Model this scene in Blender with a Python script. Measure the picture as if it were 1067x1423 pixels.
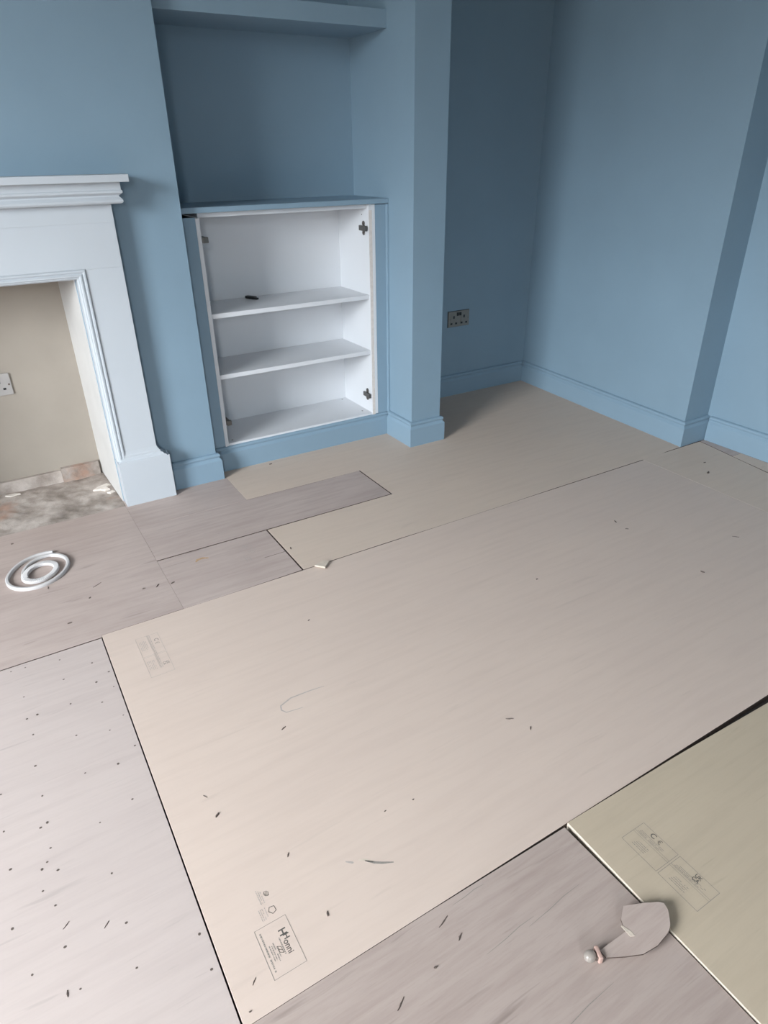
import bpy, bmesh, math, random
from mathutils import Matrix, Vector
from math import pi, sin, cos, radians

for o in list(bpy.data.objects):
    bpy.data.objects.remove(o, do_unlink=True)
SC = bpy.context.scene
COL = SC.collection

# ------------------------------------------------------------------ camera
cd = bpy.data.cameras.new('camera'); cam = bpy.data.objects.new('camera', cd); COL.objects.link(cam)
cd.sensor_fit = 'VERTICAL'; cd.sensor_height = 36; cd.lens = 922.55 / 1423 * 36
cd.clip_start = 0.02
R = [[0.85538, 0.2553, -0.45072], [-0.51787, 0.40187, -0.75519], [-0.01167, 0.87939, 0.47596]]
R[0][2], R[1][2], R[2][2] = 0.45072 * -1, -0.75519, 0.47596
cam.matrix_world = Matrix(((R[0][0], R[0][1], R[0][2], 0), (R[1][0], R[1][1], R[1][2], 0), (R[2][0], R[2][1], R[2][2], 1.288), (0, 0, 0, 1)))
SC.camera = cam

# ------------------------------------------------------------------ world, lights, exposure
# overcast daylight sky (brighter towards the zenith) over dull ground and houses; it enters through the two windows
w = bpy.data.worlds.new('world'); SC.world = w; w.use_nodes = True
wn = w.node_tree.nodes; wl = w.node_tree.links; bgn = wn['Background']
wtc = wn.new('ShaderNodeTexCoord'); wsx = wn.new('ShaderNodeSeparateXYZ'); wrp = wn.new('ShaderNodeValToRGB')
wl.new(wtc.outputs['Generated'], wsx.inputs[0]); wl.new(wsx.outputs['Z'], wrp.inputs['Fac']); wl.new(wrp.outputs['Color'], bgn.inputs['Color'])
SKY = (0.90, 0.955, 1.0)
we = wrp.color_ramp.elements
we[0].position = 0.0; we[0].color = (0.10, 0.10, 0.09, 1)
we[1].position = 1.0; we[1].color = (*SKY, 1)
for p_, k_ in ((0.03, None), (0.09, .45), (0.21, .78), (0.40, .90)):
    e_ = we.new(p_); e_.color = (0.11, 0.11, 0.10, 1) if k_ is None else (*[c * k_ for c in SKY], 1)
bgn.inputs['Strength'].default_value = 55.0

def portal(name, loc, target, sx, sy):
    l = bpy.data.lights.new(name, 'AREA'); l.shape = 'RECTANGLE'; l.size = sx; l.size_y = sy
    l.cycles.is_portal = True
    o = bpy.data.objects.new(name, l); COL.objects.link(o); o.location = loc
    o.rotation_euler = (Vector(target) - Vector(loc)).to_track_quat('-Z', 'Y').to_euler()
portal('window_portal_left', (-3.12, 0.40, 1.725), (0, 0.40, 1.725), 1.7, 1.75)
portal('window_portal_front', (-1.375, -3.12, 1.725), (-1.375, 0, 1.725), .55, 1.75)
SC.view_settings.view_transform = 'Standard'
SC.view_settings.look = 'None'
SC.view_settings.exposure = 0.07
SC.view_settings.gamma = 1.0
SC.view_settings.use_curve_mapping = False

# ------------------------------------------------------------------ materials
def mat(name, base, rough=0.6, metal=0.0, spec=0.5, noise=0.0, nscale=8, bump=0.0, bscale=60, alpha=1.0, trans=0.0):
    m = bpy.data.materials.new(name); m.use_nodes = True
    nt = m.node_tree; b = nt.nodes['Principled BSDF']
    b.inputs['Base Color'].default_value = (*base, 1); b.inputs['Roughness'].default_value = rough
    b.inputs['Metallic'].default_value = metal; b.inputs['Specular IOR Level'].default_value = spec
    b.inputs['Transmission Weight'].default_value = trans
    tc = nt.nodes.new('ShaderNodeTexCoord')
    if noise > 0:
        n = nt.nodes.new('ShaderNodeTexNoise'); n.inputs['Scale'].default_value = nscale; n.inputs['Detail'].default_value = 5
        nt.links.new(tc.outputs['Object'], n.inputs['Vector'])
        r = nt.nodes.new('ShaderNodeValToRGB')
        r.color_ramp.elements[0].position = 0.3; r.color_ramp.elements[1].position = 0.7
        r.color_ramp.elements[0].color = tuple(c * (1 - noise) for c in base) + (1,)
        r.color_ramp.elements[1].color = tuple(min(1, c * (1 + noise)) for c in base) + (1,)
        nt.links.new(n.outputs['Fac'], r.inputs['Fac']); nt.links.new(r.outputs['Color'], b.inputs['Base Color'])
    if bump > 0:
        n2 = nt.nodes.new('ShaderNodeTexNoise'); n2.inputs['Scale'].default_value = bscale; n2.inputs['Detail'].default_value = 3
        nt.links.new(tc.outputs['Object'], n2.inputs['Vector'])
        bp = nt.nodes.new('ShaderNodeBump'); bp.inputs['Strength'].default_value = bump; bp.inputs['Distance'].default_value = 0.002
        nt.links.new(n2.outputs['Fac'], bp.inputs['Height']); nt.links.new(bp.outputs['Normal'], b.inputs['Normal'])
    return m

def ply(name, c_lo, c_hi, c_streak, streak=0.5, seed=0.0, blotch=0.5, rough=0.55):
    """plywood: long grain along world X, soft blotches, sparse dark streaks"""
    m = bpy.data.materials.new(name); m.use_nodes = True
    nt = m.node_tree; N = nt.nodes; L = nt.links; b = N['Principled BSDF']
    b.inputs['Roughness'].default_value = rough; b.inputs['Specular IOR Level'].default_value = 0.35
    tc = N.new('ShaderNodeTexCoord'); oi = N.new('ShaderNodeObjectInfo')
    add = N.new('ShaderNodeVectorMath'); add.operation = 'ADD'
    cmb = N.new('ShaderNodeCombineXYZ'); mu = N.new('ShaderNodeMath'); mu.operation = 'MULTIPLY_ADD'
    mu.inputs[1].default_value = 13.0; mu.inputs[2].default_value = seed
    L.new(oi.outputs['Random'], mu.inputs[0]); L.new(mu.outputs[0], cmb.inputs[0]); L.new(mu.outputs[0], cmb.inputs[1])
    L.new(tc.outputs['Object'], add.inputs[0]); L.new(cmb.outputs[0], add.inputs[1])
    def noise(sx, sy, scale, detail, rgh=0.6, dist=0.0):
        mp = N.new('ShaderNodeMapping'); mp.inputs['Scale'].default_value = (sx, sy, 1)
        n = N.new('ShaderNodeTexNoise'); n.inputs['Scale'].default_value = scale; n.inputs['Detail'].default_value = detail
        n.inputs['Roughness'].default_value = rgh; n.inputs['Distortion'].default_value = dist
        L.new(add.outputs[0], mp.inputs['Vector']); L.new(mp.outputs[0], n.inputs['Vector']); return n.outputs['Fac']
    def mix(f, a, bb):
        x = N.new('ShaderNodeMix'); x.data_type = 'RGBA'
        L.new(f, x.inputs[0])
        for sock, v in ((x.inputs[6], a), (x.inputs[7], bb)):
            if isinstance(v, tuple): sock.default_value = (*v, 1)
            else: L.new(v, sock)
        return x.outputs[2]
    def rng(v, a, bb, c=0, d=1):
        r = N.new('ShaderNodeMapRange'); r.inputs[1].default_value = a; r.inputs[2].default_value = bb
        r.inputs[3].default_value = c; r.inputs[4].default_value = d; L.new(v, r.inputs[0]); return r.outputs[0]
    g = noise(1.2, 14, 3.0, 6, 0.6, 0.3)
    big = noise(1.0, 2.2, 2.3, 4, 0.6)
    fine = noise(8, 90, 3.0, 4)
    c = mix(rng(big, 0.5 - 0.25 / max(blotch, .1), 0.5 + 0.25 / max(blotch, .1)), c_lo, c_hi)
    c = mix(rng(g, 0.44, 0.72, 0, 0.30 + 0.35 * streak), c, c_streak)
    c = mix(rng(fine, 0.50, 0.75, 0, 0.30 * streak + 0.06), c, c_streak)
    dk = noise(2.2, 26, 2.2, 2, 0.5, 0.6)
    dark = tuple(v * 0.42 for v in c_streak)
    c = mix(rng(dk, 0.66, 0.76, 0, 0.55 * streak), c, dark)
    L.new(c, b.inputs['Base Color'])
    bp = N.new('ShaderNodeBump'); bp.inputs['Strength'].default_value = 0.12; bp.inputs['Distance'].default_value = 0.001
    L.new(fine, bp.inputs['Height']); L.new(bp.outputs[0], b.inputs['Normal'])
    L.new(rng(big, .3, .7, rough - .08, rough + .08), b.inputs['Roughness'])
    return m

M = {}
M['blue'] = mat('blue_wall_paint', (0.217, 0.314, 0.393), 0.5, noise=0.03, nscale=3, bump=0.08, bscale=120, spec=0.4)
M['blue_trim'] = mat('blue_satin_paint', (0.226, 0.326, 0.410), 0.38, noise=0.02, nscale=5, spec=0.45)
M['white_paint'] = mat('white_satin_paint', (0.50, 0.535, 0.57), 0.42, noise=0.015, nscale=4)
M['ceiling'] = mat('ceiling_paint', (0.40, 0.40, 0.39), 0.8, noise=0.02)
M['melamine'] = mat('white_melamine', (0.66, 0.675, 0.70), 0.35, noise=0.012, nscale=4)
M['raw_edge'] = mat('raw_cream_board_edge', (0.66, 0.61, 0.57), 0.7, noise=0.08, nscale=60)
M['cream'] = mat('cream_plaster', (0.335, 0.295, 0.25), 0.8, noise=0.06, nscale=4, bump=0.3, bscale=25)
M['hearth'] = None
M['dark'] = mat('dark_gap', (0.020, 0.014, 0.012), 0.9, noise=0.2)
M['metal'] = mat('brushed_nickel', (0.17, 0.165, 0.155), 0.42, metal=0.8, noise=0.08, nscale=80)
M['plate'] = mat('nickel_socket_plate', (0.27, 0.245, 0.215), 0.42, metal=0.75, noise=0.05, nscale=60)
M['black'] = mat('black_plastic', (0.010, 0.011, 0.013), 0.35, noise=0.1)
M['white_plastic'] = mat('white_plastic', (0.55, 0.53, 0.525), 0.45, noise=0.02)
M['socket_white'] = mat('dusty_white_plastic', (0.37, 0.35, 0.335), 0.45, noise=0.06, nscale=30)
M['screw'] = mat('brown_screw_head', (0.13, 0.10, 0.085), 0.5, metal=0.3, noise=0.2, nscale=300)
M['splinter'] = mat('dark_wood_splinter', (0.115, 0.085, 0.072), 0.8, noise=0.3, nscale=200)
M['ink'] = mat('grey_print_ink', (0.10, 0.09, 0.08), 0.8, noise=0.1, nscale=400)
M['ink_mid'] = mat('faded_print_ink', (0.25, 0.225, 0.20), 0.8, noise=0.12, nscale=300)
M['ink_faint'] = mat('worn_print_ink', (0.385, 0.34, 0.31), 0.8, noise=0.1, nscale=200)
M['cut_edge'] = mat('dark_brown_cut_edge', (0.075, 0.050, 0.040), 0.9, noise=0.3, nscale=120)
M['pale_ply'] = mat('pale_cut_edge', (0.56, 0.48, 0.40), 0.7, noise=0.1, nscale=90)
M['pink'] = mat('pink_dusty_plastic', (0.50, 0.33, 0.28), 0.6, noise=0.12, nscale=90)
M['clear'] = mat('cloudy_clear_plastic', (0.52, 0.46, 0.41), 0.3, trans=0.5)
M['stain'] = mat('ochre_stain', (0.44, 0.29, 0.16), 0.8, noise=0.3, nscale=120)
M['glass'] = mat('window_glass', (0.95, 0.97, 0.97), 0.02, trans=1.0)
M['ply_new'] = ply('new_plywood', (0.560, 0.455, 0.379), (0.625, 0.508, 0.421), (0.500, 0.398, 0.328), 0.18, 3.1)
M['ply_main'] = ply('central_plywood', (0.560, 0.452, 0.392), (0.622, 0.507, 0.434), (0.500, 0.398, 0.342), 0.16, 8.4)
M['ply_green'] = ply('greenish_plywood', (0.455, 0.374, 0.282), (0.520, 0.431, 0.324), (0.400, 0.326, 0.245), 0.30, 5.7)
M['ply_pale'] = ply('pale_screwed_plywood', (0.475, 0.402, 0.375), (0.525, 0.445, 0.412), (0.400, 0.331, 0.310), 0.32, 1.3)
M['ply_old'] = ply('trodden_pinkish_plywood', (0.385, 0.305, 0.275), (0.535, 0.445, 0.405), (0.34, 0.262, 0.235), 0.50, 2.2, blotch=.8)
M['ply_front'] = ply('streaked_plywood', (0.375, 0.302, 0.268), (0.435, 0.354, 0.316), (0.290, 0.220, 0.194), 0.80, 6.6)

def hearth_mat():
    m = bpy.data.materials.new('rough_concrete'); m.use_nodes = True
    nt = m.node_tree; N = nt.nodes; L = nt.links; b = N['Principled BSDF']; b.inputs['Roughness'].default_value = 0.9
    tc = N.new('ShaderNodeTexCoord')
    def noise(s, d, off):
        mp = N.new('ShaderNodeMapping'); mp.inputs['Location'].default_value = (off, off * .7, 0)
        n = N.new('ShaderNodeTexNoise'); n.inputs['Scale'].default_value = s; n.inputs['Detail'].default_value = d; n.inputs['Roughness'].default_value = .65
        L.new(tc.outputs['Object'], mp.inputs[0]); L.new(mp.outputs[0], n.inputs['Vector']); return n.outputs['Fac']
    r = N.new('ShaderNodeValToRGB'); e = r.color_ramp.elements
    e[0].position = .34; e[0].color = (0.20, 0.165, 0.14, 1); e[1].position = .66; e[1].color = (0.52, 0.46, 0.42, 1)
    x = e.new(.5); x.color = (0.36, 0.31, 0.275, 1)
    L.new(noise(7, 7, 1.3), r.inputs[0])
    r2 = N.new('ShaderNodeMapRange'); r2.inputs[1].default_value = .58; r2.inputs[2].default_value = .7; r2.inputs[4].default_value = .6
    L.new(noise(5, 5, 4.1), r2.inputs[0])
    mx = N.new('ShaderNodeMix'); mx.data_type = 'RGBA'; L.new(r2.outputs[0], mx.inputs[0]); L.new(r.outputs[0], mx.inputs[6]); mx.inputs[7].default_value = (0.42, 0.24, 0.17, 1)
    L.new(mx.outputs[2], b.inputs['Base Color'])
    bp = N.new('ShaderNodeBump'); bp.inputs['Strength'].default_value = .5; bp.inputs['Distance'].default_value = .006
    L.new(noise(26, 6, 2), bp.inputs['Height']); L.new(bp.outputs[0], b.inputs['Normal'])
    return m
M['hearth'] = hearth_mat()

# ------------------------------------------------------------------ helpers
def link(name, bm, m, parent=None, origin=None, smooth=False):
    """bm in world coordinates -> ONE object, its origin moved to `origin`"""
    if origin is None:
        xs = [v.co for v in bm.verts]
        lo = Vector((min(v.x for v in xs), min(v.y for v in xs), min(v.z for v in xs)))
        hi = Vector((max(v.x for v in xs), max(v.y for v in xs), max(v.z for v in xs)))
        origin = Vector(((lo.x + hi.x) / 2, (lo.y + hi.y) / 2, lo.z))
    origin = Vector(origin)
    bmesh.ops.translate(bm, verts=bm.verts, vec=-origin)
    bmesh.ops.recalc_face_normals(bm, faces=bm.faces)
    me = bpy.data.meshes.new(name); bm.to_mesh(me); bm.free()
    if smooth:
        for p in me.polygons: p.use_smooth = True
    me.materials.append(m if not isinstance(m, str) else M[m])
    o = bpy.data.objects.new(name, me); COL.objects.link(o)
    set_parent(o, parent, origin)
    return o
def wpos(o):
    p = Vector((0, 0, 0))
    while o: p += o.location; o = o.parent
    return p
def set_parent(o, parent, origin):
    if parent is not None:
        o.parent = parent; o.location = origin - wpos(parent)
    else: o.location = origin
def thing(name, label, cat, loc, group=None):
    o = bpy.data.objects.new(name, None); COL.objects.link(o); o.location = loc; o.empty_display_size = .05
    return tag(o, label, cat, group)
def tag(o, label=None, cat=None, group=None, kind=None):
    for k, v in (('label', label), ('category', cat), ('group', group), ('kind', kind)):
        if v: o[k] = v
    return o
def struct(name, bm, m, label, cat, **k):
    return tag(link(name, bm, m, **k), label, cat, kind='structure')

def box(bm, x0, x1, y0, y1, z0, z1, bev=0.0, rot=None, piv=None):
    r = bmesh.ops.create_cube(bm, size=1)
    vs = r['verts']
    for v in vs:
        v.co = Vector(((x0 + x1) / 2 + v.co.x * (x1 - x0), (y0 + y1) / 2 + v.co.y * (y1 - y0), (z0 + z1) / 2 + v.co.z * (z1 - z0)))
    if bev > 0:
        es = list({e for v in vs for e in v.link_edges})
        g = bmesh.ops.bevel(bm, geom=es, offset=bev, segments=2, profile=.6, affect='EDGES')
        vs = list({v for f in g['faces'] for v in f.verts} | {v for v in vs if v.is_valid})
    if rot is not None:
        bmesh.ops.rotate(bm, verts=[v for v in vs if v.is_valid], cent=piv or Vector(((x0 + x1) / 2, (y0 + y1) / 2, (z0 + z1) / 2)), matrix=rot)
    return bm
def B(*a, **k):
    bm = bmesh.new(); box(bm, *a, **k); return bm
def prism(pts, z0, z1, bm=None, bev=0.0, top=None):
    bm = bm or bmesh.new()
    lo = [bm.verts.new((x, y, z0)) for x, y in pts]
    hi = [bm.verts.new((x, y, (top(x, y) if top else z1))) for x, y in pts]
    n = len(pts)
    bm.faces.new(lo[::-1]); f = bm.faces.new(hi)
    for i in range(n): bm.faces.new((lo[i], lo[(i + 1) % n], hi[(i + 1) % n], hi[i]))
    if bev > 0:
        bmesh.ops.bevel(bm, geom=list(f.edges), offset=bev, segments=1, affect='EDGES')
    return bm
def cyl(bm, c, r, h, axis='z', seg=16, r2=None):
    mt = {'z': Matrix.Identity(3), 'y': Matrix.Rotation(pi / 2, 3, 'X'), 'x': Matrix.Rotation(pi / 2, 3, 'Y')}[axis]
    g = bmesh.ops.create_cone(bm, cap_ends=True, segments=seg, radius1=r, radius2=r if r2 is None else r2, depth=h, matrix=Matrix.Translation(c) @ mt.to_4x4())
    return g['verts']
def sweep(path, prof, right=True, bm=None):
    """profile (offset, z) swept along an open XY path; offset goes to the path's right side, mitred"""
    bm = bm or bmesh.new(); P = [Vector(p) for p in path]; n = len(P); rows = []
    nr = []
    for i in range(n - 1):
        d = (P[i + 1] - P[i]).normalized(); nr.append(Vector((d.y, -d.x)) if right else Vector((-d.y, d.x)))
    for i in range(n):
        if i == 0: m = nr[0]
        elif i == n - 1: m = nr[-1]
        else:
            m = nr[i - 1] + nr[i]; m = m / (m.length_squared / 2)
        rows.append([bm.verts.new((P[i].x + m.x * o, P[i].y + m.y * o, z)) for o, z in prof])
    k = len(prof)
    for i in range(n - 1):
        for j in range(k):
            bm.faces.new((rows[i][j], rows[i + 1][j], rows[i + 1][(j + 1) % k], rows[i][(j + 1) % k]))
    bm.faces.new(rows[0]); bm.faces.new(rows[-1][::-1])
    return bm
T = 0.019
SKIRT = [(0, 0), (T, 0), (T, .090), (T - .002, .094), (.0125, .100), (.0105, .104), (.0125, .107), (.0145, .112), (.0135, .117), (.010, .121), (.006, .1225), (0, .1235)]
CEIL = 2.75

# ------------------------------------------------------------------ floor: dark subfloor with plywood boards laid on it
fl = struct('floor', B(-3.2, 3.2, -3.2, 3.2, -0.16, -0.018), 'dark', 'board floor of large plywood sheets', 'floor', origin=(0.5, 0.5, -0.018))
def board(pts, m, label=None, bev=.0006, top=None, name='plywood_board', z0=-0.018, z1=0.0):
    bm = prism(pts, z0, z1, bev=bev, top=top)
    cx = sum(p[0] for p in pts) / len(pts); cy = sum(p[1] for p in pts) / len(pts)
    o = link(name, bm, m, fl, origin=(cx, cy, 0)); tag(o, label)
    o.data.materials.append(M['pale_ply'] if m == 'ply_green' else M['cut_edge'])
    for p in o.data.polygons:
        if abs(p.normal.z) < .3: p.material_index = 1
    return o
b_main = board([(0.0805, 0.6135), (2.519, 0.6135), (2.519, 1.8285), (0.0805, 1.8285)], 'ply_main', 'large smooth central sheet with printed stamps')
b_pale = board([(-2.2, .55), (0.0775, .612), (0.0775, 1.8145), (-2.2, 1.8165)], 'ply_pale', 'pale pinkish sheet dotted with screw heads')
b_front = board([(0.0775, -3.09), (.806, -3.09), (.8150, .30), (.8135, .40), (.8075, .6085), (.45, .6120), (.0795, .6128)], 'ply_front', 'dark streaked pinkish sheet')
b_green = board([(.8165, -3.09), (2.05, -3.09), (2.05, .578), (1.5485, .594), (1.17, .6065), (.8190, .6118)], 'ply_green', 'greenish beige sheet standing slightly proud', z1=.003)
b_pl2 = board([(-2.2, -3.09), (.074, -3.09), (.074, .605), (-2.2, .546)], 'ply_pale')
b_gr2 = board([(2.053, -3.09), (2.99, -3.09), (2.99, .60), (2.053, .577)], 'ply_green')
b_east = board([(2.5197, .615), (2.719, .615), (2.863, 1.40), (2.9365, 1.8315), (2.5197, 1.8335)], 'ply_new')
b_strip1 = board([(2.725, .615), (2.972, .615), (2.972, 1.632), (2.907, 1.632), (2.869, 1.40)], 'ply_new', 'narrow strip along the wall')
b_strip2 = board([(2.909, 1.6335), (2.972, 1.6335), (2.972, 1.8335), (2.9425, 1.8335)], 'ply_old')
b_back = board([(.7605, 1.8320), (1.15, 1.8318), (1.32, 1.8292), (1.75, 1.8292), (1.95, 1.8318), (2.65, 1.8320), (2.70, 1.8365), (2.99, 1.8365), (2.99, 3.12), (.785, 3.12), (.785, 2.4475), (1.3345, 2.4475), (1.3345, 2.1625), (.7605, 2.1625)], 'ply_new', 'wide clean sheet running into the recess')
b_west = board([(-2.2, 1.8195), (.0795, 1.8195), (.0797, 1.8292), (.3340, 1.8292), (.3340, 2.668), (-2.2, 2.668)], 'ply_old', 'trodden pinkish sheet before the hearth')
b_p1 = board([(.3345, 2.1690), (1.3295, 2.1690), (1.3295, 2.4470), (.3345, 2.4470)], 'ply_old')
b_p2 = board([(.3345, 2.4475), (.7845, 2.4475), (.7845, 2.80), (.3345, 2.80)], 'ply_old')
b_p3 = board([(.3345, 1.8292), (.57, 1.8294), (.7550, 1.8335), (.7550, 2.1625), (.3345, 2.1625)], 'ply_old', 'small sheet with a saw cut and worn print')
for r_ in ([(-3.09, -3.09), (-2.203, -3.09), (-2.203, .545), (-3.09, .50)], [(-3.09, .503), (-2.203, .549), (-2.203, 1.8165), (-3.09, 1.8165)], [(-3.09, 1.8195), (-2.203, 1.8195), (-2.203, 3.08), (-3.09, 3.08)]):
    board(r_, 'ply_old')
board([(-2.2, 2.671), (-.98, 2.671), (-.98, 3.08), (-2.2, 3.08)], 'ply_old')
# saw cut in the small sheet, and the dark gap lines
link('saw_cut', B(.674, .754, 1.9765, 1.9785, -.001, .0003), 'splinter', b_p3)

# screws of the pale board
SCREWS = [(-0.1725, 1.7958), (-0.1357, 1.7931), (-0.0464, 1.7761), (0.0318, 1.712), (-0.0488, 1.6817), (0.0656, 1.6474), (0.0275, 1.6213), (0.065, 1.5775), (-0.1519, 1.6654), (-0.0476, 1.5705), (0.026, 1.5319), (-0.1538, 1.573), (-0.1286, 1.5754), (0.0641, 1.4534), (0.0232, 1.4179), (-0.1461, 1.5058), (-0.0529, 1.4448), (0.066, 1.3326), (0.0183, 1.2967), (-0.1533, 1.3953), (-0.0546, 1.3096), (-0.1501, 1.2939), (-0.2314, 1.3485), (0.0245, 1.1756), (-0.1498, 1.2128), (-0.1638, 1.2064), (-0.0504, 1.1514), (-0.2336, 1.2384), (-0.1521, 1.1425), (-0.1623, 1.1117), (-0.1737, 1.0997), (-0.1458, 1.0811), (-0.2294, 1.134), (-0.0527, 1.0154), (-0.1782, 1.0489), (-0.1608, 1.0046), (-0.2374, 0.9995), (-0.0496, 0.8973), (-0.1567, 0.9116), (-0.2147, 0.8912), (-0.1445, 0.8216), (-0.0515, 0.8049), (0.0632, 0.8035), (0.063, 0.7317)]
bm = bmesh.new(); cyl(bm, (0, 0, 0.0001), .0026, .0006, seg=10)
scr = link('screw', bm, 'screw', b_pale, origin=(0, 0, 0))
base = wpos(b_pale)
for i, (x, y) in enumerate(SCREWS):
    o = scr if i == 0 else scr.copy()
    if i: COL.objects.link(o); o.parent = b_pale
    o.location = Vector((x, y, 0)) - base
    s = 0.75 + 0.5 * ((i * 7919) % 13) / 13; o.scale = (s, s * (.8 if i % 3 else 1.1), 1)

# ------------------------------------------------------------------ walls
# chimney breast with its fire opening
def wall_box(name, x0, x1, y0, y1, z0, z1, m='blue', label=None):
    return struct(name, B(x0, x1, y0, y1, z0, z1), m, label or 'blue painted wall', 'wall')
bm = bmesh.new()
box(bm, .338, .757, 2.72, 3.20, 0, CEIL); box(bm, -.977, -.560, 2.72, 3.20, 0, CEIL); box(bm, -.560, .338, 2.72, 3.20, .925, CEIL)
struct('wall_chimney', bm, 'blue', 'blue chimney breast behind the white fireplace surround', 'wall')
# firebox lining
bm = bmesh.new()
box(bm, -.556, .334, 3.09, 3.19, 0, .925)
prism([(-.560, 2.722), (-.556, 2.722), (-.542, 3.09), (-.560, 3.09)], 0, .925, bm=bm)
box(bm, -.556, .334, 2.722, 3.09, .905, .925)
struct('wall_fireplace_recess', bm, 'cream', 'cream plastered inside of the fireplace opening', 'wall')
struct('wall_fireplace_side', prism([(.334, 2.722), (.338, 2.722), (.338, 3.09), (.320, 3.09)], 0, .905), mat('lit_cream_plaster', (0.56, 0.545, 0.525), 0.8, noise=0.05, nscale=6), 'cream plastered side of the fireplace opening, window light painted in', 'wall')  # cream plaster made lighter, painting in the window light on this side
# rough hearth
bm = bmesh.new()
bmesh.ops.create_grid(bm, x_segments=90, y_segments=46, size=.5)
rnd = random.Random(4)
from mathutils import noise as mn
for v in bm.verts:
    v.co.x = -.110 + v.co.x * .90; v.co.y = 2.881 + v.co.y * .422
    v.co.z = -.004 + .006 * mn.noise(Vector((v.co.x * 9, v.co.y * 9, 0))) + .004 * mn.noise(Vector((v.co.x * 30, v.co.y * 30, 3)))
hearth = struct('floor_hearth', bm, 'hearth', 'rough brown concrete hearth inside the fireplace', 'hearth', smooth=True)
def rubble(name, pts, z0, z1, m, parent, label=None):
    o = link(name, prism(pts, z0, z1, bev=.0015), m, parent); tag(o, label); return o
# mortar upstand along the back of the hearth
rubble('mortar_band', [(-.556, 3.074), (-.10, 3.071), (.150, 3.073), (.150, 3.092), (-.556, 3.092)], -.006, .050, 'hearth', hearth)
rubble('mortar_band', [(.1505, 3.066), (.23, 3.064), (.310, 3.069), (.318, 3.092), (.1505, 3.092)], -.006, .060, 'hearth', hearth)
M['plaster'] = mat('fallen_white_plaster', (0.74, 0.68, 0.62), .85, noise=.08, nscale=50)
rubble('plaster_flake', [(.245, 2.895), (.27, 2.92), (.31, 2.935), (.325, 2.915), (.30, 2.90), (.312, 2.872), (.29, 2.868), (.275, 2.888)], -.004, .004, 'plaster', hearth)
rubble('plaster_flake', [(.293, 2.842), (.318, 2.852), (.327, 2.838), (.305, 2.828)], -.004, .003, 'plaster', hearth)
rubble('plaster_flake', [(-.09, 3.045), (-.05, 3.05), (-.03, 3.035), (-.07, 3.022)], -.004, .003, 'plaster', hearth)

# pillar, alcove, recess and the rest of the shell
wall_box('wall_pillar', 1.697, 1.864, 2.567, 3.20, 0, CEIL, label='narrow blue pillar between the alcove and the recess')
wall_box('wall_back_alcove', .757, 1.697, 3.085, 3.20, 0, CEIL, label='blue back wall of the alcove above the cabinet')
wall_box('wall_back_recess', 1.864, 2.95, 3.104, 3.20, 0, CEIL, label='blue back wall of the shaded recess with the double socket')
struct('wall_right_far', prism([(2.815, 1.855), (3.1, 1.855), (3.1, 3.2), (2.897, 3.2)], 0, CEIL), 'blue', 'blue right hand wall with its projecting end', 'wall')
wall_box('wall_right_near', 2.992, 3.1, -3.1, 1.855, 0, CEIL, label='blue right hand wall nearest the camera')
wall_box('wall_back_left', -3.1, -.977, 3.085, 3.20, 0, CEIL)
bm = bmesh.new()
WY0, WY1, WX0, WX1, WZ0, WZ1 = -.45, 1.25, -1.65, -1.1, .85, 2.6
box(bm, -3.2, -3.1, -3.1, WY0, 0, CEIL); box(bm, -3.2, -3.1, WY1, 3.2, 0, CEIL); box(bm, -3.2, -3.1, WY0, WY1, 0, WZ0); box(bm, -3.2, -3.1, WY0, WY1, WZ1, CEIL)
struct('wall_left', bm, 'blue', 'blue left wall with a window, behind the camera', 'wall')
bm = bmesh.new()
box(bm, -3.2, WX0, -3.2, -3.1, 0, CEIL); box(bm, WX1, 3.1, -3.2, -3.1, 0, CEIL); box(bm, WX0, WX1, -3.2, -3.1, 0, WZ0); box(bm, WX0, WX1, -3.2, -3.1, WZ1, CEIL)
struct('wall_front', bm, 'blue', 'blue wall with a window, behind the camera', 'wall')
struct('ceiling', B(-3.2, 3.1, -3.2, 3.2, CEIL, CEIL + .1), 'ceiling', 'white ceiling', 'ceiling')
def window(n, horiz, a0, a1, c, z0, z1):
    bm = bmesh.new()
    def bb(p0, p1, q0, q1):
        if horiz: box(bm, p0, p1, c - .02, c + .02, q0, q1)
        else: box(bm, c - .02, c + .02, p0, p1, q0, q1)
    f = .05
    bb(a0, a1, z0, z0 + f); bb(a0, a1, z1 - f, z1); bb(a0, a0 + f, z0, z1); bb(a1 - f, a1, z0, z1)
    struct('window_%d' % n, bm, 'white_paint', 'white framed window', 'window')
window(1, False, WY0, WY1, -3.105, WZ0, WZ1)
window(2, True, WX0, WX1, -3.105, WZ0, WZ1)

# skirtings
def skirt(name, path, label, m='blue_trim', right=True, prof=None):
    return struct(name, sweep(path, prof or SKIRT, right), m, label, 'skirting board')
skirt('baseboard_chimney', [(.5475, 2.72), (.757, 2.72), (.757, 2.787)], 'moulded blue skirting on the chimney breast beside the white plinth')
skirt('baseboard_chimney_left', [(-.977, 3.085), (-.977, 2.72), (-.767, 2.72)], 'moulded blue skirting on the far side of the fireplace')
SK2 = [(o, min(z, z)) for o, z in SKIRT]
skirt('baseboard_cabinet', [(.777, 2.791), (1.697, 2.791)], 'moulded blue skirting under the open cabinet', prof=[(o, z * .94) for o, z in SKIRT])
skirt('baseboard_pillar', [(1.697, 2.770), (1.697, 2.567), (1.864, 2.567), (1.864, 3.104)], 'moulded blue skirting wrapped round the pillar')
skirt('baseboard_recess', [(1.884, 3.104), (2.872, 3.104)], 'shaded moulded skirting at the back of the recess')
skirt('baseboard_right_far', [(2.891, 3.104), (2.815, 1.855), (2.992, 1.855)], 'moulded skirting along the right wall and its end')
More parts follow.
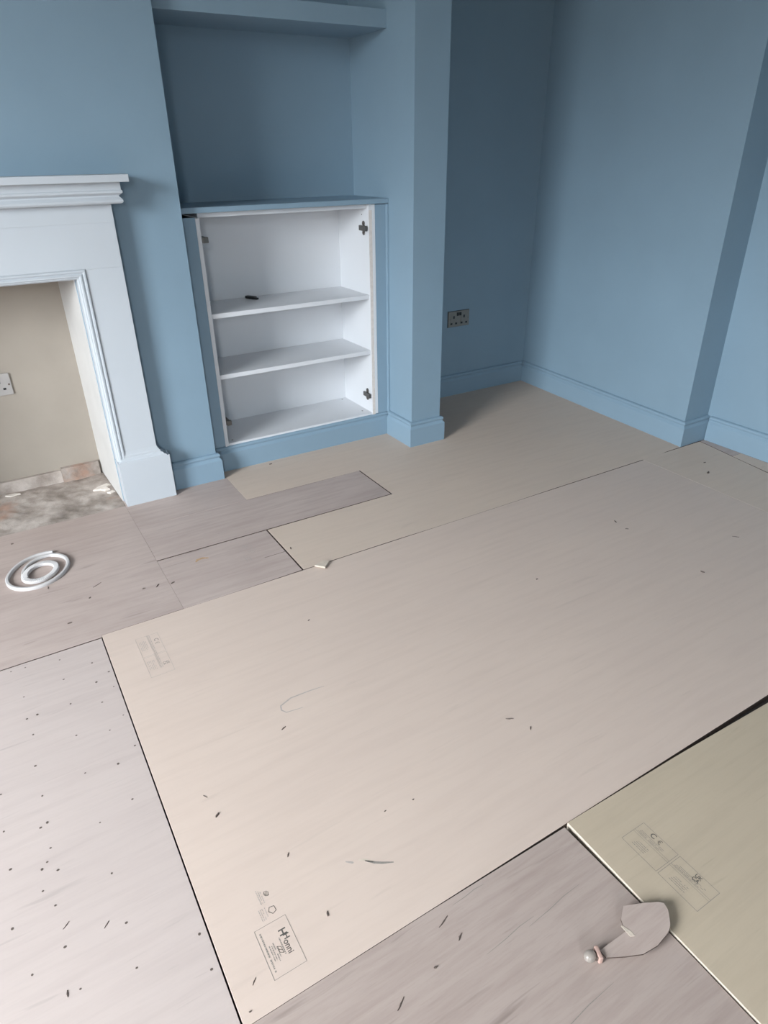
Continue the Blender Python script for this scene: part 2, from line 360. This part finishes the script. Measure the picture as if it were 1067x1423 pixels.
skirt('baseboard_right_near', [(2.992, 1.834), (2.992, -3.1)], 'moulded skirting on the nearer right wall')

# ------------------------------------------------------------------ fireplace surround
CX = -.110   # centre line of the fireplace
def mx(x): return 2 * CX - x
fs = thing('fireplace_surround', 'white painted wooden fireplace surround with stepped mantel around the empty opening', 'fireplace', (CX, 2.69, 0))
YF = 2.667
def slab_mir(name, x0, x1, y0, y1, z0, z1, bev=.0015, both=True):
    o = link(name, B(x0, x1, y0, y1, z0, z1, bev=bev), 'white_paint', fs)
    if both: link(name, B(mx(x1), mx(x0), y0, y1, z0, z1, bev=bev), 'white_paint', fs)
    return o
# mantel shelf
link('mantel_shelf', B(mx(.563), .563, 2.600, 2.7195, 1.2115, 1.2345, bev=.002), 'white_paint', fs)
# cornice: profile swept round three sides
CP = [(0, 1.1435), (.026, 1.1435), (.033, 1.1455), (.0365, 1.150), (.036, 1.156), (.031, 1.162), (.027, 1.166), (.027, 1.170), (.033, 1.174), (.0385, 1.178), (.0385, 1.184), (.035, 1.1875), (.035, 1.2115), (0, 1.2115)]
link('cornice', sweep([(mx(.502), 2.7195), (mx(.502), YF), (.502, YF), (.502, 2.7195)], CP), 'white_paint', fs)
# frieze (with its slightly proud top band) and pilasters
bm = bmesh.new(); box(bm, mx(.502), .502, YF, 2.7195, .936, 1.1435, bev=.001); box(bm, mx(.502), .502, YF - .0015, YF + .01, 1.084, 1.1435, bev=.0008)
link('frieze', bm, 'white_paint', fs)
slab_mir('pilaster', .372, .502, YF, 2.7195, .2300, .936, bev=.0010)
# opening moulding: stepped, mitred at the corners, on three sides
def mould():
    bm = bmesh.new()
    pr = [(0, 0), (0, .001), (.004, -.0045), (.009, -.0045), (.0115, .0015), (.0145, .0015), (.018, -.003), (.023, -.003), (.026, .003), (.029, .003), (.034, .010), (.034, .0535), (0, .0535)]
    # offset inwards (d), depth (y - YF); path in xz plane
    xo, zo = .374, .938
    path = [(mx(xo), .198, 1, 0), (mx(xo), zo, 1, -1), (xo, zo, -1, -1), (xo, .198, -1, 0)]
    rows = [[bm.verts.new((px + sx * d, YF + y - .001, pz + sz * d)) for d, y in pr] for px, pz, sx, sz in path]
    k = len(pr)
    for i in range(3):
        for j in range(k): bm.faces.new((rows[i][j], rows[i + 1][j], rows[i + 1][(j + 1) % k], rows[i][(j + 1) % k]))
    bm.faces.new(rows[0]); bm.faces.new(rows[3][::-1]); return bm
link('opening_moulding', mould(), 'white_paint', fs)
# plinth blocks with moulded caps
def plinth(s):
    f = (lambda x: x) if s > 0 else mx
    a, b = sorted((f(.340), f(.5455)))
    p = link('plinth_block', B(a, b, 2.654, 2.7195, 0, .1905, bev=.0015), 'white_paint', fs)
    # cap stepping back to the pilaster
    cp = [(0, .190), (.0125, .190), (.0125, .1955), (.009, .199), (.0075, .206), (.0045, .2105), (.0045, .217), (.002, .222), (0, .236)]
    xa, xb = (.372, .502) if s > 0 else (mx(.502), mx(.372))
    bm = bmesh.new()
    # side projection is wider than the front one on the outer side
    rows = []
    for (x, y, ex, ey) in ((xa, 2.7195, -1, 0), (xa, YF, -1, -1), (xb, YF, 1, -1), (xb, 2.7195, 1, 0)):
        outer = (ex > 0) == (s > 0)
        rows.append([bm.verts.new((x + ex * o * (2.6 if outer else 2.2), y + ey * o, z)) for o, z in cp])
    k = len(cp)
    for i in range(3):
        for j in range(k): bm.faces.new((rows[i][j], rows[i + 1][j], rows[i + 1][(j + 1) % k], rows[i][(j + 1) % k]))
    bm.faces.new(rows[0]); bm.faces.new(rows[-1][::-1])
    link('plinth_cap', bm, 'white_paint', p)
plinth(1); plinth(-1)

# ------------------------------------------------------------------ alcove: thick shelf, worktop, cabinet
sh = link('alcove_shelf', B(.758, 1.697, 2.775, 3.085, 1.7255, 1.787, bev=.0015), 'blue', None)
tag(sh, 'thick blue box shelf high in the alcove', 'shelf')
bm = bmesh.new(); box(bm, .758, 1.697, 2.768, 3.085, 1.0905, 1.111, bev=.003)
ct = link('worktop', bm, 'blue_trim'); tag(ct, 'thin blue painted worktop on top of the open cabinet', 'worktop')

cab = thing('built_in_cabinet', 'white open cabinet without doors, two shelves inside, built into the blue alcove', 'cabinet', (1.22, 2.93, .107))
XL, XR, YC, YB = .841, 1.602, 2.787, 3.075
link('side_panel', B(XL - .016, XL, YC - .003, YB, .107, 1.0715, bev=.001), 'melamine', cab)
link('side_panel', B(XR, XR + .018, YC - .003, YB, .107, 1.0895, bev=.001), 'melamine', cab)
link('edge_strip', B(XR + .001, XR + .0165, YC - .0035, YC - .0029, .115, 1.065), 'raw_edge', cab)
link('edge_strip', B(XR + .018, XR + .032, YC - .004, YC + .05, .118, 1.0895, bev=.001), 'melamine', cab)
link('bottom_panel', B(XL, XR, YC, YB, .1075, .1250, bev=.001), 'melamine', cab)
link('top_panel', B(XL, XR, YC + .018, YB, 1.0720, 1.0895, bev=.001), 'melamine', cab)
link('back_panel', B(XL - .016, XR + .018, YB, YB + .008, .107, 1.0895), 'melamine', cab)
link('shelf', B(XL + .0005, XR - .0005, YC + .004, YB - .003, .684, .703, bev=.001), 'melamine', cab)
link('shelf', B(XL + .0005, XR - .0005, YC + .004, YB - .003, .4235, .4425, bev=.001), 'melamine', cab)
# rail of the front frame: blue stiles
link('stile', B(.758, XL - .0165, 2.783, 2.803, .117, 1.0745, bev=.001), 'blue_trim', cab)
link('stile', B(XR + .0325, 1.688, 2.783, 2.803, .117, 1.0880, bev=.001), 'blue_trim', cab)
link('scribe_strip', B(1.6882, 1.6968, 2.768, 2.803, .117, 1.0880, bev=.001), 'blue_trim', cab)
# hinge mounting plates
def hinge(side, z):
    s = -1 if side > 0 else 1            # direction into the cabinet
    x = XR if side > 0 else XL
    y = 2.828 if side > 0 else 2.815
    g = 1.0 if side > 0 else 1.7
    def bx(d0, d1, y0, y1, z0, z1, bv=.0008):
        a, b = sorted((x + s * d0, x + s * d1)); return B(a, b, y + y0, y + y1, z + z0, z + z1, bev=bv)
    bm = bx(0, .003, -.009, .009, -.027, .027, .001)
    for zz in (-.020, .020): cyl(bm, (x + s * .002, y, z + zz), .010, .0038, axis='x', seg=14)
    h = link('hinge_plate', bm, 'metal', cab)
    bm = bx(.003, .013 * g, -.034 if side > 0 else -.026, .026, -.011, .011, .002)
    box(bm, *sorted((x + s * .006, x + s * .016 * g)), y - (.040 if side > 0 else .030), y - .016, z - .011, z + .011, bev=.002)
    link('hinge_arm', bm, 'metal', h)
    for zz in (-.019, .019):
        bm = bmesh.new(); cyl(bm, (x + s * .0045, y, z + zz), .0042, .003, axis='x', seg=12)
        link('screw', bm, 'screw', h)
for sd, z in ((1, .990), (1, .212), (-1, .991), (-1, .222)): hinge(sd, z)
# small screw caps in the bottom panel
for x, y in ((XL + .03, YC + .035), (XR - .03, YC + .05), (XR - .03, YB - .02)):
    bm = bmesh.new(); cyl(bm, (x, y, .1255), .004, .001, seg=12); link('screw', bm, 'metal', cab)
bm = bmesh.new(); cyl(bm, (XR - .0004, 2.845, 1.045), .0025, .001, axis='x', seg=10); link('shelf_pin_hole', bm, 'black', cab)

# small black lighter-like plastic piece lying on the upper cabinet shelf
bm = bmesh.new()
rot = Matrix.Rotation(radians(-63), 3, 'Z'); c0 = Vector((1.108, 3.020, .7095))
box(bm, c0.x - .032, c0.x + .022, c0.y - .0105, c0.y + .0105, c0.z - .0065, c0.z + .0065, bev=.004, rot=rot, piv=c0)
sm = thing('black_clip', 'small black plastic clip lying on the upper shelf of the white cabinet', 'clip', (c0.x, c0.y, .703))
link('clip_body', bm, 'black', sm, smooth=True)
bm = bmesh.new()
box(bm, c0.x + .018, c0.x + .037, c0.y - .0075, c0.y + .0075, c0.z - .0063, c0.z + .0015, bev=.002, rot=rot, piv=c0)
box(bm, c0.x + .020, c0.x + .026, c0.y - .0085, c0.y + .0085, c0.z - .005, c0.z + .0045, bev=.0015, rot=rot, piv=c0)
link('clip_tip', bm, 'black', sm)

# ------------------------------------------------------------------ sockets
def pin_holes(parent, cx, y, cz, k=1.0, m='black'):
    for dx, dz, w_, h_ in ((0, .0115, .0055, .0085), (-.0095, -.0085, .0072, .0055), (.0095, -.0085, .0072, .0055)):
        link('pin_hole', B(cx + dx * k - w_ * k / 2, cx + dx * k + w_ * k / 2, y - .0006, y + .0006, cz + dz * k - h_ * k / 2, cz + dz * k + h_ * k / 2), m, parent)
ds = thing('double_socket', 'brushed metal double wall socket with black inserts in the shaded recess', 'socket', (2.366, 3.104, .4465))
X0, X1, Z0, Z1, YW = 2.292, 2.440, .403, .490, 3.104
link('face_plate', B(X0, X1, YW - .006, YW, Z0, Z1, bev=.002), 'plate', ds)
link('plate_gasket', B(X0 - .002, X1 + .001, YW - .002, YW, Z0 - .001, Z1 + .002), 'black', ds)
for cx in (2.330, 2.402):
    ins = link('socket_insert', B(cx - .021, cx + .021, YW - .0070, YW - .0055, .413, .463, bev=.0004), 'plate', ds)
    pin_holes(ins, cx, YW - .0072, .437, 1.75)
for cx in (2.357, 2.375):
    link('rocker_switch', B(cx - .0065, cx + .0065, YW - .0095, YW - .0055, .464, .482, bev=.001), 'black', ds)
for cx in (2.302, 2.430):
    bm = bmesh.new(); cyl(bm, (cx, YW - .0062, .4465), .0028, .001, axis='y', seg=12); link('screw', bm, 'metal', ds)
ws = thing('single_socket', 'dusty white single wall socket on the back of the fireplace opening', 'socket', (.012, 3.09, .466))
link('face_plate', B(-.031, .055, 3.082, 3.09, .422, .512, bev=.003), 'socket_white', ws)
pin_holes(ws, .012, 3.0818, .462, 1.5)
link('rocker_switch', B(-.022, -.010, 3.079, 3.083, .486, .504, bev=.001), 'socket_white', ws)
for cx in (.046, -.022):
    bm = bmesh.new(); cyl(bm, (cx, 3.0818, .466), .004, .001, axis='y', seg=12); link('screw', bm, 'screw', ws)

# ------------------------------------------------------------------ coil of white plastic strip by the hearth
def strip_coil():
    bm = bmesh.new(); rows = []
    def pt(t):     # t in turns
        if t < 1.0:
            a = radians(62) + 2 * pi * t
            r = .112 - .018 * t; c = Vector((-.036, 2.316)); ex = 1 + 0.10 * cos(2 * (a - radians(55)))
            return c + Vector((cos(a), sin(a))) * r * ex
        u = t - 1.0
        a = radians(62) + 2 * pi * t; r = (.112 - .018) * (1 - min(u, .3) / .3) + .060 * (min(u, .3) / .3) - .0045 * max(0, u - .3)
        k = min(u / .3, 1); c = Vector((-.036, 2.316)).lerp(Vector((-.034, 2.302)), k); ex = 1 + (.10) * cos(2 * (a - radians(55)))
        return c + Vector((cos(a), sin(a))) * r * ex
    n = 560; turns = 4.4
    for i in range(n + 1):
        t = turns * i / n; p = pt(t); q = pt(t + .004); d = (q - p).normalized(); nn = Vector((d.y, -d.x))
        wv = .0060 if t < 1.3 else .0050
        rib = .0007 * (1 if i % 2 else -1) if t > 1.3 else 0
        h0 = .0005 + (.0 if t < 1.0 else .002); h1 = .011 + rib + (.0022 if t > 1.4 else 0)
        rows.append([bm.verts.new((p.x + nn.x * a * wv, p.y + nn.y * a * wv, z)) for a, z in ((-1, h0), (-1, h1 - .003), (-.55, h1), (.55, h1), (1, h1 - .003), (1, h0))])
    for i in range(n):
        for j in range(6): bm.faces.new((rows[i][j], rows[i + 1][j], rows[i + 1][(j + 1) % 6], rows[i][(j + 1) % 6]))
    bm.faces.new(rows[0]); bm.faces.new(rows[-1][::-1]); return bm
co = link('coiled_strip', strip_coil(), 'white_plastic', smooth=False)
tag(co, 'coil of ribbed white plastic strip lying on the boards before the hearth', 'coil')

# ------------------------------------------------------------------ offcut lying over the front joint, with the plastic dropper
off_pts = [(0.7489, 0.4047), (0.7716, 0.4195), (0.8077, 0.4021), (0.8330, 0.3880), (0.8394, 0.381), (0.8350, .3680), (0.8161, 0.3479), (0.8019, 0.3415), (0.7680, .3370), (0.7351, 0.3413), (0.7050, .3560), (0.6751, 0.3724), (0.6745, 0.3872), (0.7100, .3865), (0.7382, 0.3851)]
bm = bmesh.new()
def offz(x): return .0075 + .009 * max(0, (x - .70) / .14)
lo = [bm.verts.new((x, y, offz(x))) for x, y in off_pts]; hi = [bm.verts.new((x, y, offz(x) + .0035)) for x, y in off_pts]
bm.faces.new(lo[::-1]); bm.faces.new(hi)
for i in range(len(lo)): bm.faces.new((lo[i], lo[(i + 1) % len(lo)], hi[(i + 1) % len(lo)], hi[i]))
oc = thing('plywood_offcut', 'thin curved plywood offcut lifted across the joint of the front sheets', 'offcut', (.765, .375, .0))
osh = link('offcut_sheet', bm, M['ply_front'], oc); osh.data.materials.append(M['cut_edge'])
for p in osh.data.polygons:
    if abs(p.normal.z) < .5: p.material_index = 1  # dark edge colour also paints in the shadow line round the lifted offcut
tl = link('torn_edge', prism([(.7385, .3955), (.7415, .3965), (.7475, .3790), (.7470, .3700), (.7390, .3740)], offz(.742) + .0035, offz(.742) + .0043), 'pale_ply', oc)
dr = thing('plastic_plug', 'small cloudy plastic plug with pink collar at the offcut\'s narrow end', 'plug', (.660, .385, 0))
bm = bmesh.new(); bmesh.ops.create_uvsphere(bm, u_segments=20, v_segments=12, radius=.0112, matrix=Matrix.Translation((.652, .3895, .0112)) @ Matrix.Diagonal((1.05, .9, .88, 1)))
link('plug_bulb', bm, 'clear', dr, smooth=True)
bm = bmesh.new()
box(bm, .6640, .6715, .3725, .3960, .0005, .0175, bev=.002, rot=Matrix.Rotation(radians(-20), 3, 'Z'))
link('plug_collar', bm, 'pink', dr)
bm = bmesh.new(); box(bm, .6600, .6650, .3780, .3915, .004, .0140, bev=.001, rot=Matrix.Rotation(radians(-20), 3, 'Z')); link('plug_slot', bm, 'splinter', dr)

# chip of wood in the joint of the central sheet
bm = prism([(.800, 1.824), (.838, 1.837), (.858, 1.822), (.826, 1.793)], .003, .009, bev=.001)
tag(link('wood_chip', bm, 'pale_ply'), 'pale square chip of wood lifted in the joint at the central sheet', 'wood chip')

# ------------------------------------------------------------------ printed stamps (flat print on the boards)
def text_mesh(s, size, xs=1.0, bold=0.0):
    cu = bpy.data.curves.new('print', 'FONT'); cu.body = s; cu.size = size; cu.offset = bold; cu.align_x = 'CENTER'; cu.align_y = 'CENTER'
    o = bpy.data.objects.new('print', cu); COL.objects.link(o)
    dg = bpy.context.evaluated_depsgraph_get(); me = bpy.data.meshes.new_from_object(o.evaluated_get(dg))
    bpy.data.objects.remove(o); bm = bmesh.new(); bm.from_mesh(me); bpy.data.meshes.remove(me)
    for v in bm.verts: v.co.x *= xs
    return bm
def put(dst, src, x, y, rz, z):
    """append src mesh turned rz (degrees) at x, y"""
    src.transform(Matrix.Translation((x, y, z)) @ Matrix.Rotation(radians(rz), 4, 'Z'))
    me = bpy.data.meshes.new('t'); src.to_mesh(me); src.free(); dst.from_mesh(me); bpy.data.meshes.remove(me)
def quad(bm, pts, z):
    bm.faces.new([bm.verts.new((x, y, z)) for x, y in pts])
def line(bm, a, b, w_, z):
    a, b = Vector(a), Vector(b); d = (b - a).normalized(); n = Vector((-d.y, d.x)) * w_ / 2
    quad(bm, [a - n, b - n, b + n, a + n], z)
def frame(bm, x0, x1, y0, y1, w_, z):
    line(bm, (x0, y0), (x1, y0), w_, z); line(bm, (x0, y1), (x1, y1), w_, z); line(bm, (x0, y0), (x0, y1), w_, z); line(bm, (x1, y0), (x1, y1), w_, z)
def dashes(bm, x, y0, y1, w_, z, seed, dens=.75):
    r = random.Random(seed); y = y0
    while y > y1:
        l = r.uniform(.0012, .0045)
        if r.random() < dens: quad(bm, [(x - w_ / 2, y), (x + w_ / 2, y), (x + w_ / 2, max(y1, y - l)), (x - w_ / 2, max(y1, y - l))], z)
        y -= l + r.uniform(.0006, .0014)
Z = .00025
def stamp_link(bm, m, parent, label=None):
    o = link('printed_stamp', bm, m, parent); tag(o, label); return o
# stamp A: framed maker's mark on the central sheet (reads along -Y)
bm = bmesh.new()
frame(bm, .1525, .2155, .6550, .7525, .0009, Z)
stamp_link(bm, 'ink_mid', b_main, 'thin printed frame around the lettering')
bm = bmesh.new()
put(bm, text_mesh('H', .0200, bold=.0004), .1975, .7255, -90, Z)
put(bm, text_mesh('H', .0155, bold=.0003), .2010, .7150, -90, Z)
put(bm, text_mesh('onni', .0165, .92, bold=.0002), .1975, .6960, -90, Z)
stamp_link(bm, 'ink', b_main, 'dark brand lettering in the frame')
bm = bmesh.new()
dashes(bm, .1600, .7435, .6660, .0028, Z, 5, .92)
for k, (a, b_) in enumerate(((.714, .683), (.712, .684), (.716, .680), (.712, .686))): dashes(bm, .1665 + .0040 * k, a, b_, .0018, Z, 20 + k, .9)
dashes(bm, .1880, .7190, .6860, .0022, Z, 31, .8)
stamp_link(bm, 'ink_mid', b_main, 'rows of fine print')
bm = bmesh.new()
for yy in (.7000, .6940):   # two little rhombs
    p = [(.1795, yy + .006), (.1855, yy + .002), (.1855, yy - .004), (.1795, yy)]
    for i in range(4): line(bm, p[i], p[(i + 1) % 4], .0008, Z)
# hash-like mark and recycling-like triangle above the frame
p = [(.1955, .809), (.2015, .8045), (.2045, .8115), (.1975, .8160)]
for i in range(4): line(bm, p[i], p[(i + 1) % 4], .0010, Z)
line(bm, (.1945, .813), (.2045, .8055), .0009, Z); line(bm, (.1975, .8055), (.2025, .8160), .0009, Z)
p = [(.2035, .7800), (.1945, .7815), (.1905, .7740), (.1965, .7665), (.2045, .7700)]
for i in range(5): line(bm, p[i], p[(i + 1) % 5], .0012, Z)
stamp_link(bm, 'ink', b_main, 'small printed symbols beside the frame')
bm = bmesh.new()
for k, x in enumerate((.1835, .1870, .1905)): dashes(bm, x, .826 - .003 * k, .794, .0016, Z, 50 + k, .9)
for k, x in enumerate((.1740, .1775, .1810, .1860)): dashes(bm, x, .786, .762, .0014, Z, 60 + k, .9)
stamp_link(bm, 'ink_faint', b_main, 'faint rows of fine print above the frame')
def ukca(bm, x, y, s):
    put(bm, text_mesh('UK', s, .85, bold=.0002), x + s * .42, y, -90, Z); put(bm, text_mesh('CA', s, .85, bold=.0002), x - s * .36, y, -90, Z)
Z = .00325
# stamp B: two-panel conformity print on the greenish sheet
bm = bmesh.new()
for (y0, y1) in ((.4375, .5250), (.3420, .4330)):
    frame(bm, .8905, .9590, y0, y1, .0009, Z)
    line(bm, (.9310, y0), (.9310, y1), .0007, Z); line(bm, (.9260, y0), (.9260, y1), .0006, Z)
stB1 = bm
bm2 = bmesh.new()
for (y0, y1) in ((.445, .519), (.349, .427)):
    for k in range(3): dashes(bm2, .9335 + .0035 * k, y1 - .002 * k, y0 + .018 - .004 * k, .0012, Z, 70 + k + int(y0 * 100), .9)
    for k in range(4): dashes(bm2, .9010 + .0045 * k, y1 - .012 - .002 * k, y0 + .030, .0013, Z, 90 + k + int(y0 * 100), .85)
bm3 = bmesh.new()
put(bm3, text_mesh('C', .0175, bold=.0002), .9500, .4925, -90, Z); put(bm3, text_mesh('\u20ac', .0165, .85, bold=.0), .9485, .4755, -90, Z)
ukca(bm3, .9465, .3840, .0125)
for b_, m_, lb in ((stB1, 'ink_mid', 'thin printed panel frames'), (bm2, 'ink_mid', 'rows of fine print'), (bm3, 'ink', 'dark conformity marks in the panels')):
    stamp_link(b_, m_, b_green, lb)
Z = .00025
# stamp C: worn copy of the same print at the left end of the central sheet
bm = bmesh.new()
for k, x in enumerate((.196, .199, .203)): dashes(bm, x, 1.752, 1.585, .0016, Z, 120 + k, .97)
for (y0, y1) in ((1.655, 1.752), (1.557, 1.650)):
    frame(bm, .163, .229, y0, y1, .0008, Z)
    for k in range(5): dashes(bm, .169 + .0045 * k, y1 - .02, y0 + .03, .0015, Z, 140 + k + int(y0 * 50), .8)
stamp_link(bm, 'ink_faint', b_main, 'worn faint printed panels')
bm = bmesh.new()
put(bm, text_mesh('C', .0180, bold=.0002), .2170, 1.7200, -90, Z); put(bm, text_mesh('\u20ac', .0165, .85), .2155, 1.7030, -90, Z)
ukca(bm, .2150, 1.600, .0125)
stamp_link(bm, 'ink_mid', b_main, 'worn conformity marks')
# worn print on the small sheet
bm = bmesh.new()
for k in range(3): dashes(bm, .632 + .007 * k, 2.108 - .004 * k, 2.085, .003, Z, 170 + k, .7)
for k in range(3): dashes(bm, .612 + .008 * k, 2.02 - .004 * k, 1.985, .003, Z, 180 + k, .7)
for k in range(6): dashes(bm, .640 + .006 * k, 2.10, 2.03, .002, Z, 190 + k, .5)
stamp_link(bm, 'ink_faint', b_p3, 'worn patches of print')

# stains, scratches
def streak(parent, pts, w0, m, name='scratch', label=None, z=.0003):
    bm = bmesh.new(); n = len(pts); P = [Vector(p) for p in pts]; L_, R_ = [], []
    for i, p in enumerate(P):
        d = (P[min(i + 1, n - 1)] - P[max(i - 1, 0)]).normalized(); nn = Vector((-d.y, d.x)) * w0 * (.25 + sin(pi * (i + .3) / (n - .4)) ** 1) / 2
        L_.append(bm.verts.new((*(p + nn), z))); R_.append(bm.verts.new((*(p - nn), z)))
    for i in range(n - 1): bm.faces.new((L_[i], R_[i], R_[i + 1], L_[i + 1]))
    o = link(name, bm, m, parent); tag(o, label); return o
streak(b_main, [(0.4013, 0.768), (0.4154, 0.7545), (0.4305, 0.7444), (0.4503, 0.7341)], .0045, 'ink_mid', 'gouge')
streak(b_main, [(0.3900, 0.7760), (0.4013, 0.7705), (0.4154, 0.7570)], .0040, 'pale_ply', 'gouge')
streak(b_main, [(0.3660, 0.7870), (0.3769, 0.7780), (.3790, .7760)], .0040, 'ink_faint', 'gouge')
streak(b_main, [(0.56, 1.2716), (0.5177, 1.2763), (0.4631, 1.2783), (0.4283, 1.2656), (0.4237, 1.2502), (0.4318, 1.2361), (0.4765, 1.2296)], .0035, 'ink_faint', 'pencil_mark')
streak(b_p3, [(.452, 2.082), (.462, 2.094), (.480, 2.096), (.500, 2.086)], .010, 'stain', 'stain', 'ochre stain')
FS = [((.62, .5), (.50, .44)), ((.74, .50), (.60, .415)), ((.58, .60), (.50, .585)), ((.66, .34), (.45, .22)), ((.56, .30), (.45, .235))]
for a, b_ in FS:
    a, b_ = Vector(a), Vector(b_); b_ = Vector((b_.x, a.y - (a.y - b_.y) * .12))
    streak(b_front, [a, a.lerp(b_, .3) + Vector((0, .002)), a.lerp(b_, .6), b_], .0011, 'ink_mid', 'scratch')

# ------------------------------------------------------------------ splinters and crumbs lying on the sheets
def crumb(x, y, l, wd, ang, label, z=0.0, seed=0):
    r = random.Random(seed + int(x * 977) + int(y * 613))
    bm = bmesh.new(); n = 4; rows = []
    for i in range(n + 1):
        t = i / n - .5; ww = wd * (1 - abs(t) * 1.3) * r.uniform(.75, 1.2); bend = r.uniform(-.15, .15) * wd
        rows.append([bm.verts.new((t * l, bend + a * ww / 2, zz)) for a, zz in ((-1, 0), (-.5, wd * .35), (.6, wd * .4), (1, 0))])
    for i in range(n):
        for j in range(4): bm.faces.new((rows[i][j], rows[i + 1][j], rows[i + 1][(j + 1) % 4], rows[i][(j + 1) % 4]))
    bm.faces.new(rows[0]); bm.faces.new(rows[-1][::-1])
    bm.transform(Matrix.Translation((x, y, z + .0002)) @ Matrix.Rotation(radians(ang), 4, 'Z'))
    o = link('wood_splinter', bm, 'splinter'); tag(o, label, 'splinter', 'wood splinters scattered on the floor')
SP = [
 (0.1758, 1.0329, .012, .006, 40, 'curled dark splinter on the central sheet, nearest its left joint '),
 (0.2856, 0.7109, .010, .004, 70, 'forked dark splinter just right of the framed brand print'),
 (0.2706, 0.8636, .010, .003, 60, 'thin upright splinter above the framed brand print'),
 (0.5675, 0.8390, .005, .0035, 0, 'tiny round dark crumb on the front middle of the central sheet'),
 (0.9126, 0.9109, .020, .0035, -30, 'long thin splinter of a pair, left one, above the front joint of the central sheet'),
 (0.9366, 0.8588, .012, .0035, 50, 'short splinter of a pair, right one, above the front joint of the central sheet'),
 (1.9470, 1.4864, .016, .005, 70, 'darker splinter of the pair on the far right of the central sheet'),
 (1.9402, 1.4235, .012, .004, -40, 'pale brown splinter beside a darker one on the far right of the central sheet'),
 (1.9232, 1.0797, .014, .006, -70, 'curled black splinter at the right edge of the picture on the central sheet'),
 (2.2360, 1.1652, .024, .003, -50, 'long hair-thin splinter nearest the right wall'),
 (1.4107, 1.3501, .008, .005, 0, 'dark crumb in the very middle of the far half of the central sheet'),
 (0.6505, 1.5593, .008, .0035, 30, 'faint crumb on the central sheet below the wood chip'),
 (0.4034, 1.1897, .014, .004, 20, 'dark splinter under the curved pencil line'),
 (0.1680, 1.0949, .012, .002, -60, 'hair-thin splinter above the curled one beside the left joint'),
 (0.1208, 0.6727, .013, .0022, 45, 'thin grey splinter left of the framed brand print corner'),
 (0.0980, 0.6318, .005, .0035, 0, 'dark crumb in the front left corner of the central sheet'),
 (0.4979, 0.8468, .006, .003, 10, 'faint brown crumb left of the tiny round crumb on the central sheet'),
 (0.4079, 0.5243, .007, .0045, -10, 'short black crumb in the middle of the streaked front sheet'),
 (0.4769, 0.5433, .015, .0035, 35, 'dark slanted splinter on the streaked front sheet, above the black crumb'),
 (0.4668, 0.5820, .028, .0025, 20, 'long curved splinter on the streaked front sheet by its joint'),
 (0.3236, 0.5074, .024, .0030, 32, 'long dark splinter at the lower edge of the streaked front sheet'),
 (-0.1019, 2.5811, .009, .006, 0, 'dark crumb between the white coil and the hearth'),
 (0.0857, 2.0540, .008, .006, 30, 'dark crumb on the trodden sheet right of the white coil'),
 (0.2956, 2.0056, .018, .005, 50, 'bent dark splinter on the trodden sheet left of the small sawn sheet'),
 (0.1206, 2.1207, .034, .0025, 30, 'long hair-thin splinter on the trodden sheet right of the white coil'),
 (-0.0249, 2.1919, .016, .005, 80, 'splinter touching the near side of the white coil'),
 (0.2517, 2.0131, .010, .006, 0, 'dark crumb left of the bent splinter on the trodden sheet'),
 (0.3443, 1.9953, .014, .006, 15, 'brown splinter right of the bent splinter on the trodden sheet'),
 (0.0068, 1.9452, .013, .006, 0, 'flat grey splinter on the trodden sheet behind the pale screwed sheet'),
 (1.0135, 2.7372, .014, .007, 10, 'brown splinter under the cabinet skirting'),
 (0.7807, 1.9867, .014, .005, 80, 'small splinter right of the sawn sheet, above the wood chip'),
 (2.6482, 1.5767, .022, .010, 20, 'larger dark crumb near the foot of the right wall end'),
 (2.7311, 1.6551, .014, .006, 0, 'smaller dark crumb near the foot of the right wall end'),
 (-0.1488, 0.9524, .016, .0022, 40, 'thin splinter on the pale screwed sheet, left one of two'),
 (-0.0828, 0.9134, .015, .0022, 45, 'thin splinter on the pale screwed sheet, right one of two'),
 (-0.1650, 0.8252, .012, .0030, 85, 'upright splinter on the front of the pale screwed sheet'),
]
for i, (x, y, l, wd, a, lb) in enumerate(SP): crumb(x, y, l, wd, a, lb, seed=i)
